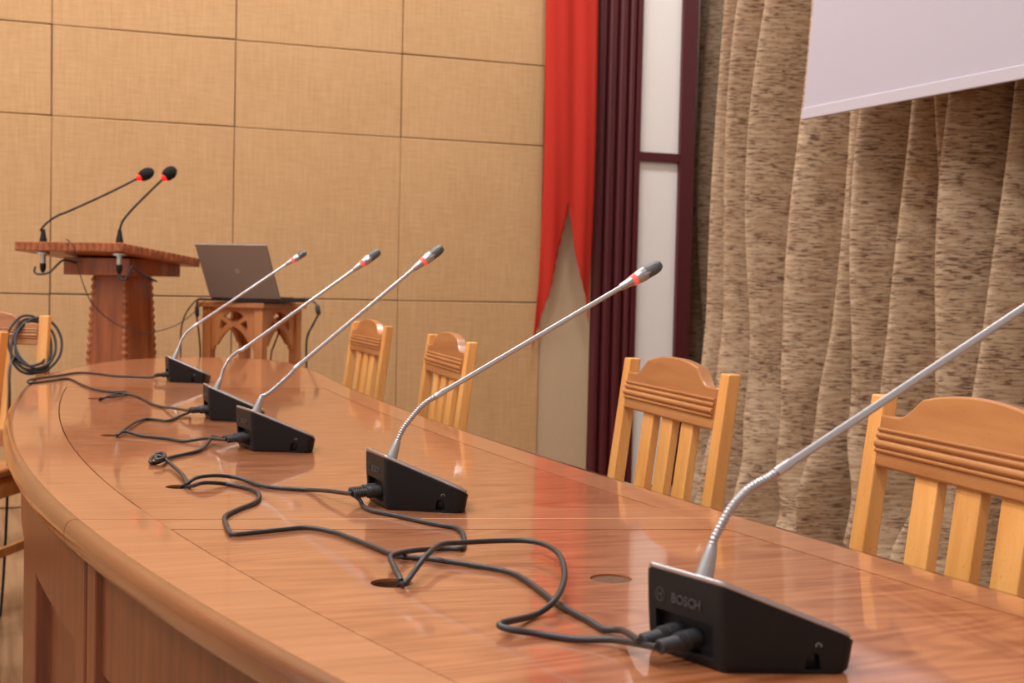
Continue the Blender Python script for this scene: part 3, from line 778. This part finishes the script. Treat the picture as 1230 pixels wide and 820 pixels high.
CABLE_INFO = {  # label, microphone index, last hole
 'c1': ('black cord looping wide across the table and down the open hole beside the chipboard plug', 0),
 'c2': ('long wavy black cord running from the plug by the chipboard hole past the worn joint', 0),
 'c3': ('black cord from the microphone by the worn joint arching into the middle hole', 1),
 'c4': ('black cord curling under its plug, over the worn joint into the open hole', 1),
 'c5': ('gently curved black cord leading away from the kinked microphone', 2),
 'c6': ('black cord tied in a small knot on the table', 2),
 'c7': ('black cord from second microphone rising over the far table hole', 3),
 'c8': ('black cord from second microphone dipping into the hole near the inlay groove', 3),
 'c9': ('black cord lying in a long flat hairpin on the rounded table end', 4)}
HOLE_OF = {'c1': 3, 'c2': 2, 'c3': 2, 'c4': 3, 'c5': 1, 'c6': 2, 'c7': 0, 'c8': 1, 'c9': 0}
used_h = {}
for key, pts in CABLE_PATHS.items():
    lab, mi = CABLE_INFO[key]
    t = empty('microphone_cord', pts[0]); tag(t, lab, 'cord', 'microphone cords on the conference table')
    o = Vector(pts[0])
    hc, hr = HOLES[HOLE_OF[key]]
    k = used_h.get(HOLE_OF[key], 0); used_h[HOLE_OF[key]] = k+1
    off = [(.006, -.003), (.009, .005), (.002, .008)][k % 3]
    path = [Vector(p) for p in pts]
    end = Vector((hc[0]+off[0], hc[1]+off[1], .738))
    path += [end+Vector((.0, 0, .006)), end-Vector((0, 0, .03)), end-Vector((-.004, 0, .10))]
    # the plug points from the cord towards the back of the base
    org, yaw = MICS[mi][0], math.radians(MICS[mi][1])
    ud = Vector((math.cos(yaw), math.sin(yaw), 0)); vd = Vector((-ud.y, ud.x, 0))
    rel = path[0]-Vector((org[0], org[1], T))
    v_ = rel.dot(vd); v_ = max(-.022, min(.022, v_)) if key not in ('c1', 'c3', 'c5', 'c7', 'c9') else max(-.012, min(-.008, v_))
    if key in ('c2', 'c4', 'c6', 'c8'): v_ = .013
    socket = Vector((org[0], org[1], T))+ud*.009+vd*v_+Vector((0, 0, .0195))
    tail = Vector((org[0], org[1], T))-ud*.030+vd*v_+Vector((0, 0, .0165))
    path[0] = tail-ud*.002
    sm = catmull([tuple(p) for p in path], 7)
    tube('cord', [p-o for p in sm], CABLE_R, M_['cable'], t, 10)
    lathe_path('plug', tail+(socket-tail)*.45-o, socket-o, [(0, .0056), (.02, .0074), (.30, .0076), (.33, .0066), (.36, .0076), (1, .0076)], M_['plug'], t, 14)
    pr = []
    for k2 in range(15): pr.append((k2/14, (.0060 if k2 % 2 else .0049)))
    lathe_path('strain_relief', tail-o, tail+(socket-tail)*.47-o, pr, M_['plug'], t, 12)

# ------------------------------------------------------------ chairs
def chair_proto():
    t = empty('wooden_chair', (0, 0, 0))
    RX = -.056/.455
    def bx(z): return RX*(z-.45) if z > .45 else -.045*(1-z/.45)
    W = .218
    for s in (-1, 1):
        st = [(0, .034, .036), (.44, .030, .040), (.62, .024, .036), (.905, .022, .032)]
        V = []
        for z, dx, dy in st:
            x = bx(z)
            V += [(x-dx/2, s*W-dy/2, z), (x+dx/2, s*W-dy/2, z), (x+dx/2, s*W+dy/2, z), (x-dx/2, s*W+dy/2, z)]
        F = []
        for j in range(3):
            for k in range(4): F.append((j*4+k, j*4+(k+1) % 4, j*4+4+(k+1) % 4, j*4+4+k))
        F += [(3, 2, 1, 0), (12, 13, 14, 15)]
        mk('back_post', V, F, M_['chair'], t, bevel=.0025)
        box('front_leg', (.385, s*.195, .215), (.036, .036, .43), M_['chair'], t, bevel=.003)
        box('side_rail', (.19, s*.200, .395), (.36, .020, .06), M_['chair'], t, bevel=.002)
        box('stretcher', (.18, s*.200, .20), (.37, .018, .028), M_['chair'], t, bevel=.002)
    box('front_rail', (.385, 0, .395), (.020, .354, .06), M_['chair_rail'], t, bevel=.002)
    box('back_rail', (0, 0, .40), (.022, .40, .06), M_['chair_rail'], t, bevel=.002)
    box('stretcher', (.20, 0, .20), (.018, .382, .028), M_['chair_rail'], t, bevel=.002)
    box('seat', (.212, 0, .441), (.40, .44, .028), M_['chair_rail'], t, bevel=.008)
    tilt = Matrix.Rotation(-math.atan(.056/.455), 3, 'Y')
    # crest rail: flat shoulders, ogee rise to a low arch
    zb = .812; half = .202
    prof = []
    for k in range(41):
        y = -half+2*half*k/40; a = abs(y)
        if a > .160: h = .068
        elif a > .118:
            q = (.160-a)/.042; h = .068+.026*(1-math.sqrt(max(0, 1-q*q)))*0.55+.026*.45*q*q*(3-2*q)
        else: h = .094+.013*(1-(a/.118)**2)
        prof.append((y, h))
    poly = [(-half, 0)]+prof+[(half, 0)]
    def back_pt(y, h, d): return Vector((bx(zb), 0, zb))+tilt @ Vector((d, y, h))
    V = [back_pt(y, h, -.010) for y, h in poly]+[back_pt(y, h, .012) for y, h in poly]
    n = len(poly)
    F = [tuple(range(n)), tuple(range(2*n-1, n-1, -1))]+[(i, n+i, n+(i+1) % n, (i+1) % n) for i in range(n)]
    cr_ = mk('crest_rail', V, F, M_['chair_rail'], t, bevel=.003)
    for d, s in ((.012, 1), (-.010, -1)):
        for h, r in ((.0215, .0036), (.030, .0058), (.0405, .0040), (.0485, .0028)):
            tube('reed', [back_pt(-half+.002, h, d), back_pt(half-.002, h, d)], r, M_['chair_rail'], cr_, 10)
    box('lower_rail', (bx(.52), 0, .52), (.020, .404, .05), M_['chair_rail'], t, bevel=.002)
    for y in (-.088, 0, .088):
        a, b = Vector((bx(.545)-.002, y, .545)), Vector((bx(.813)-.002, y, .813))
        c = (a+b)/2; ln = (b-a).length
        box('slat', c, (.015, .050, ln), M_['chair'], t, bevel=.002, R=tilt)
    return t
proto = chair_proto()
def put_chair(o, top_center, face_deg, label, group):
    """top_center: middle between the two post tops on plan"""
    a = math.radians(face_deg); o.rotation_euler = (0, 0, a)
    o.location = (top_center[0]+.056*math.cos(a), top_center[1]+.056*math.sin(a), 0)
    tag(o, label, 'chair', group)
G1 = 'wooden chairs drawn up to the conference table'
SPOTS = [((1.092, 1.292), 174.5, 'slatted beech chair in front of the curtain below the projection screen', G1),
         ((1.128, 2.118), 174.7, 'slatted beech chair standing in front of the white door panel', G1),
         ((1.062, 3.155), 174, 'slatted beech chair drawn up to the table beside the hanging banner', G1),
         ((1.135, 4.155), 178, 'slatted beech chair at the table nearest the laptop stool', G1),
         ((-.005, 4.66), 242, 'beech chair with a coil of black cable hung on its back post', 'chairs on the hall side of the table'),
         ((-.085, 3.48), 215, 'beech chair on the hall side, near the bulge of the table front', 'chairs on the hall side of the table')]
for i, sp in enumerate(SPOTS):
    put_chair(proto if i == 0 else copy_tree(proto), *sp)

# ------------------------------------------------------------ lectern
LA = math.radians(45)
e1 = Vector((-math.cos(LA), math.sin(LA), 0)); e2 = Vector((math.cos(LA), math.sin(LA), 0))
LC = Vector((.462, 5.10, 0))                     # near corner of the desk
LW, LD = .495, .465
lc = empty('lectern', (LC.x+.05, LC.y+.40, 0)); tag(lc, 'dark wooden lectern with carved edges behind the table end', 'lectern')
LO = Vector((LC.x+.05, LC.y+.40, 0))
DROP = .045
def desk(a, b, dz): p = LC+e1*a+e2*b-LO; return Vector((p.x, p.y, 1.154-DROP*b/LD+dz))
TH = .034
V = [desk(a, b, dz) for dz in (-TH, 0) for (a, b) in ((0, 0), (LW, 0), (LW, LD), (0, LD))]
mk('desk_top', V, [(3, 2, 1, 0), (4, 5, 6, 7), (0, 1, 5, 4), (1, 2, 6, 5), (2, 3, 7, 6), (3, 0, 4, 7)], M_['lectern_top'], lc, bevel=.003)
def notches(fa, fb, dirn, n):
    parts = []
    for k in range(n):
        s0, s1 = k/n, (k+.82)/n
        a, b, c = fa(s0), fa((s0+s1)/2), fa(s1); d, e, g = fb(s0), fb((s0+s1)/2), fb(s1)
        out = dirn*.009
        V = [a, c, d, g, (a*.7+c*.3)+out*.55, b+out, (d*.7+g*.3)+out*.55, e+out*.35]
        V = [a, c, g, d, a*.75+c*.25+out, a*.25+c*.75+out, d*.25+g*.75+out*.5, d*.75+g*.25+out*.5]
        parts.append((V, [(0, 1, 2, 3), (7, 6, 5, 4), (0, 4, 5, 1), (1, 5, 6, 2), (2, 6, 7, 3), (3, 7, 4, 0)]))
    return merge_vf(parts)
mk('carved_edge', *notches(lambda s: desk(LW*s, 0, -.002), lambda s: desk(LW*s, 0, -TH+.004), -e2, 17), M_['lectern_top'], lc, bevel=.001)
mk('carved_edge', *notches(lambda s: desk(0, LD*s, -.002), lambda s: desk(0, LD*s, -TH+.004), -e1, 15), M_['lectern_top'], lc, bevel=.001)
# box under the desk and tapered column
def ring(c0, ha, hb, z): return [Vector((0, 0, z))+c0+e1*a+e2*b for a, b in ((-ha, -hb), (ha, -hb), (ha, hb), (-ha, hb))]
ctr = (LC+e1*LW/2+e2*LD/2)-LO+Vector((.05, 0, 0))
def frustum(name, c0, ha0, hb0, z0, ha1, hb1, z1, mat, bev=.003):
    V = ring(c0, ha0, hb0, z0)+ring(c0, ha1, hb1, z1)
    return mk(name, V, [(3, 2, 1, 0), (4, 5, 6, 7), (0, 1, 5, 4), (1, 2, 6, 5), (2, 3, 7, 6), (3, 0, 4, 7)], mat, lc, bevel=bev)
frustum('desk_box', ctr, .155, .150, 1.035, .155, .150, 1.10, M_['lectern'])
frustum('column', ctr, .116, .116, .10, .077, .077, 1.036, M_['lectern'])
frustum('foot', ctr, .20, .18, 0, .18, .16, .10, M_['lectern'])
for sa, sb in ((-1, -1), (1, -1), (-1, 1)):
    parts = []
    nn = 34
    for k in range(nn):
        q0, q1 = k/nn, (k+.78)/nn
        def cp(q, ex): z = .10+.936*q; ha = .116+(.077-.116)*q+ex; hb = .116+(.077-.116)*q+ex; return Vector((ctr.x, ctr.y, z))+e1*sa*ha+e2*sb*hb
        a, b, c = cp(q0, 0), cp((q0+q1)/2, .004), cp(q1, 0)
        i1, i2 = e1*(-sa)*.014, e2*(-sb)*.014
        V = [a+i1, a, a+i2, b+i1*1.2, b, b+i2*1.2, c+i1, c, c+i2]
        F = [(0, 1, 4, 3), (1, 2, 5, 4), (3, 4, 7, 6), (4, 5, 8, 7), (0, 3, 6, 8, 5, 2), (0, 2, 1), (6, 7, 8)]
        parts.append((V, F))
    mk('carved_corner', *merge_vf(parts), M_['lectern_top'], lc)

def podium_mic(a, b, px_path, label, conn_len):
    t = empty('podium_microphone', LO+desk(a, b, 0)); tag(t, label, 'microphone', 'black gooseneck microphones on the lectern')
    lathe_path('socket_cone', (0, 0, 0), (0, 0, .05), [(0, .014), (.2, .0135), (.55, .010), (1, .006)], M_['black'], t, 14)
    P = catmull([(0, 0, .045)]+px_path[:-1], 8)
    tube('gooseneck', P, .0042, M_['black'], t, 10)
    h0, h1 = Vector(px_path[-2]), Vector(px_path[-1])
    lathe_path('light_ring', h0, h1, [(-.06, .008), (0, .0115), (.12, .0125), (.16, .011)], M_['redglow2'], t, 16)
    lathe_path('foam_windscreen', h0, h1, [(.08, .012), (.15, .018), (.3, .0230), (.5, .0240), (.68, .020), (.82, .012), (.87, .003)], M_['foam'], t, 16)
    u = -TH-.002
    lathe_path('flange', (0, 0, u), (0, 0, u-.008), [(0, .024), (1, .024)], M_['xlr'], t, 16)
    lathe_path('connector', (0, 0, u-.008), (0, 0, u-.045), [(0, .010), (1, .010)], M_['xlr'], t, 14)
    lathe_path('connector_boot', (0, 0, u-.040), (.0, 0, u-.040-conn_len), [(0, .0105), (.3, .012), (.7, .010), (1, .005)], M_['black'], t, 14)
    return t
podium_mic(.385, .03, [(-0.0088, -0.0032, 0.0467), (0.0147, 0.0053, 0.0756), (0.0534, 0.0194, 0.1039), (0.0956, 0.0348, 0.1233), (0.2375, 0.0865, 0.1978), (0.3523, 0.1282, 0.2632), (0.4208, 0.1532, 0.3039)], 'black gooseneck lectern microphone with the longer, flatter lean', .035)
podium_mic(.03, .03, [(0.0007, 0.0002, 0.0521), (0.0094, 0.0034, 0.0795), (0.0271, 0.0099, 0.1044), (0.054, 0.0197, 0.136), (0.1085, 0.0395, 0.1937), (0.1575, 0.0573, 0.2442), (0.2104, 0.0766, 0.2926)], 'black gooseneck lectern microphone at the near carved corner, leaning steeply', .035)


# ------------------------------------------------------------ stool with laptop
SA = math.radians(45)
SC = Vector((1.012, 5.50, 0))                     # centre of the stool
sg = empty('pedestal_stool', SC, 0); tag(sg, 'tall square wooden stool with pierced arch panels carrying the laptop', 'stool')
H = .942; hw = .140
R45 = Matrix.Rotation(SA, 3, 'Z')
box('stool_top', (0, 0, H-.011), (.312, .312, .022), M_['stool'], sg, bevel=.004, R=R45)
for i, (sx, sy) in enumerate(((-1, -1), (1, -1), (1, 1), (-1, 1))):
    c = R45 @ Vector((sx*(hw-.018), sy*(hw-.018), 0))
    box('leg', (c.x, c.y, (H-.022)/2), (.038, .038, H-.0225), M_['stool'], sg, bevel=.003, R=R45)
def pierced(wd, ht):
    h = wd/2
    out = [(-h, 0), (-h, -ht), (-h+.012, -ht), (-h+.012, -ht+.014), (-h+.026, -ht+.020)]
    for k in range(1, 9):
        a = k/9; x = -(h-.026)*(1-a); out.append((x, -ht+.020+.062*math.sin(a*PI/2)**.9+.008*a))
    out.append((0, -ht+.094))
    left = out[1:]
    full = [(-h, 0)]+left+[(-x, y) for x, y in reversed(left[:-1])]+[(h, 0)]
    top = [(0, -.012), (-.028, -.018), (-.048, -.034), (-.020, -.050), (0, -.062), (.020, -.050), (.048, -.034), (.028, -.018)]
    lt = [(-.060, -.046), (-.030, -.062), (-.058, -.088), (-.066, -.078)]
    rt = [(-x, y) for x, y in reversed(lt)]
    return [full, top, lt, rt]
for i in range(4):
    ang = SA+i*PI/2
    n = Vector((math.sin(ang), -math.cos(ang), 0)); tx = Vector((math.cos(ang), math.sin(ang), 0))
    org = n*(hw-.018)+Vector((0, 0, H-.0225))
    xf = Matrix(((tx.x, 0, n.x, org.x), (tx.y, 0, n.y, org.y), (0, 1, 0, org.z), (0, 0, 0, 1)))
    slab_holes('pierced_panel', pierced(.206, .165), -.008, .008, M_['stool'], sg, xf)
    c = n*(hw-.018)
    box('stretcher', (c.x, c.y, .16), (.206, .022, .04), M_['stool'], sg, bevel=.002, R=Matrix.Rotation(ang, 3, 'Z'))

LPR = math.radians(-38)                            # hinge line, its right end towards the table
lp = empty('laptop', (.952, 5.33, H), LPR); tag(lp, 'open silver-brown laptop seen from the back of its lid', 'laptop')
LWd, LDp = .302, .222
#  local x along the hinge, local y towards its user
box('keyboard_base', (0, LDp/2, .012), (LWd, LDp, .018), M_['laptop_dark'], lp, bevel=.004)
box('palm_rest', (0, LDp*.78, .0215), (LWd*.97, LDp*.36, .0012), M_['laptop_edge'], lp)
for r in range(5):
    for c in range(12):
        box('key', (-.138+c*.0251, .028+r*.0195, .0228), (.0215, .0165, .0022), M_['black'], lp)
lid_a = math.radians(31)
RL = Matrix.Rotation(lid_a, 3, 'X')
def lidp(x, h, d): return Vector((0, -.004, .018))+RL @ Vector((x, d, h))
ll = .236
lv = []
for d in (-.004, .004):
    lv += [lidp(x, h, d) for x, h in ((-LWd/2, 0), (LWd/2, 0), (LWd/2, ll), (-LWd/2, ll))]
ld = mk('lid', lv, [(0, 1, 2, 3), (7, 6, 5, 4), (0, 4, 5, 1), (1, 5, 6, 2), (2, 6, 7, 3), (3, 7, 4, 0)], M_['laptop'], lp, bevel=.003)
lv = []
for d in (.0042, .0048): lv += [lidp(x, h, d) for x, h in ((-LWd/2+.014, .02), (LWd/2-.014, .02), (LWd/2-.014, ll-.014), (-LWd/2+.014, ll-.014))]
mk('display', lv, [(0, 1, 2, 3), (7, 6, 5, 4), (0, 4, 5, 1), (1, 5, 6, 2), (2, 6, 7, 3), (3, 7, 4, 0)], M_['glass'], ld)
tube('lid_emblem', [lidp(0, ll*.52, -.0042), lidp(0, ll*.52, -.0048)], .011, M_['emblem'], ld, 18)
lv = []
for d in (-.0043, .0043): lv += [lidp(x, h, d) for x, h in ((-LWd/2, ll-.007), (LWd/2, ll-.007), (LWd/2, ll+.001), (-LWd/2, ll+.001))]
mk('lid_rim', lv, [(0, 1, 2, 3), (7, 6, 5, 4), (0, 4, 5, 1), (1, 5, 6, 2), (2, 6, 7, 3), (3, 7, 4, 0)], M_['laptop_edge'], ld, bevel=.001)
for s in (-1, 1): tube('hinge', [(s*.12-.02, 0, .018), (s*.12+.02, 0, .018)], .006, M_['laptop_dark'], lp, 10)

def coil_pts():
    out = []; rr = random.Random(21)
    for k in range(4*14+5):
        th = -2.6+2*PI*k/14; w_ = .90+.13*math.sin(k*.31)+rr.uniform(-.03, .03)
        out.append((.150+.070*w_*math.cos(th)+.014*math.sin(k*.23), 4.548+.055*math.sin(th)+.018*math.sin(k*.45), .816+.088*w_*math.sin(th)))
    return out
LOOSE = [
 ('coiled_cable', [(.045, 4.38, .006), (.06, 4.39, .02), (.074, 4.40, .30), (.080, 4.42, .63), (.080, 4.46, .74)]+coil_pts(), .0042, M_['cable'], 'coil of black cable hung over the back post of a beech chair', 'cable', 5),
 ('lectern_cable', [(.184, 5.385, 1.062), (.181, 5.38, 1.042), (.196, 5.37, 1.034), (.231, 5.36, 1.041), (.26, 5.36, 1.07), (.284, 5.37, 1.088), (.330, 5.40, 1.080)], .004, M_['cable'], 'short black cable drooping from the hall-side plug under the lectern', 'cable', 6),
 ('lectern_cable', [(.462, 5.14, 1.040), (.463, 5.135, 1.026), (.481, 5.13, 1.022), (.496, 5.14, 1.050), (.507, 5.15, 1.070), (.528, 5.16, 1.058), (.556, 5.17, 1.037), (.60, 5.19, 1.017)], .004, M_['cable'], 'black cable under the near carved corner of the lectern', 'cable', 6),
 ('thin_wire', [(.30, 5.34, 1.160), (.284, 5.25, 1.1635), (.29, 5.215, 1.157), (.306, 5.20, 1.14), (.318, 5.2, 1.089), (.333, 5.2, 1.029), (.366, 5.2, .945), (.416, 5.2, .889), (.475, 5.2, .85), (.543, 5.2, .826), (.608, 5.21, .833), (.683, 5.24, .858), (.745, 5.30, .896), (.788, 5.36, .934), (.812, 5.42, .9455)], .0018, M_['cable'], 'thin dark wire sagging from the lectern to the laptop stool', 'wire', 6),
 ('laptop_cable', [(1.150, 5.47, .955), (1.215, 5.46, .956), (1.250, 5.44, .944), (1.262, 5.42, .91), (1.242, 5.42, .863), (1.219, 5.42, .816), (1.213, 5.42, .756), (1.218, 5.42, .60), (1.225, 5.43, .30), (1.23, 5.45, .008)], .0042, M_['cable'], 'black cable with a thick plug hanging off the banner side of the laptop', 'cable', 6, None, [('plug', (1.256, 5.432, .938), (1.262, 5.42, .895), [(0, .005), (.2, .010), (.8, .010), (1, .005)])]),
 ('charger_cable', [(.880, 5.47, .948), (.815, 5.44, .952), (.788, 5.44, .950), (.783, 5.45, .925), (.786, 5.45, .866), (.793, 5.45, .818), (.800, 5.45, .70), (.80, 5.46, .30), (.80, 5.47, .01)], .0036, M_['cable'], 'black charger cable with an inline lump hanging from the stool', 'cable', 6, None, [('inline_box', (.784, 5.45, .925), (.786, 5.45, .880), [(0, .004), (.15, .0085), (.85, .0085), (1, .004)])]),
 ('charger_cable', [(.86, 5.56, .946), (.800, 5.52, .947), (.778, 5.50, .935), (.750, 5.50, .895), (.736, 5.5, .854), (.730, 5.5, .808), (.731, 5.5, .70), (.735, 5.5, .30), (.74, 5.5, .01)], .0030, M_['cable'], 'black cable bowing outward from the stool towards the lectern', 'cable', 6),
 ('red_cable', [(1.120, 5.49, .905), (1.121, 5.5, .845), (1.115, 5.5, .812), (1.099, 5.5, .768), (1.086, 5.5, .70), (1.08, 5.5, .35), (1.08, 5.5, .01)], .0035, M_['redcable'], 'dark red cable hanging down inside the stool', 'cable', 6),
]
def cord(name, pts, r, mat, label, cat, n=6, group=None, extra=None):
    o = Vector(pts[0]); t = empty(name, pts[0]); tag(t, label, cat, group)
    tube('cord', [Vector(p)-o for p in catmull(pts, n)], r, mat, t, 8)
    for e in (extra or []):
        lathe_path(e[0], Vector(e[1])-o, Vector(e[2])-o, e[3], M_['plug'], t, 10)
    return t
for a in LOOSE: cord(*a)
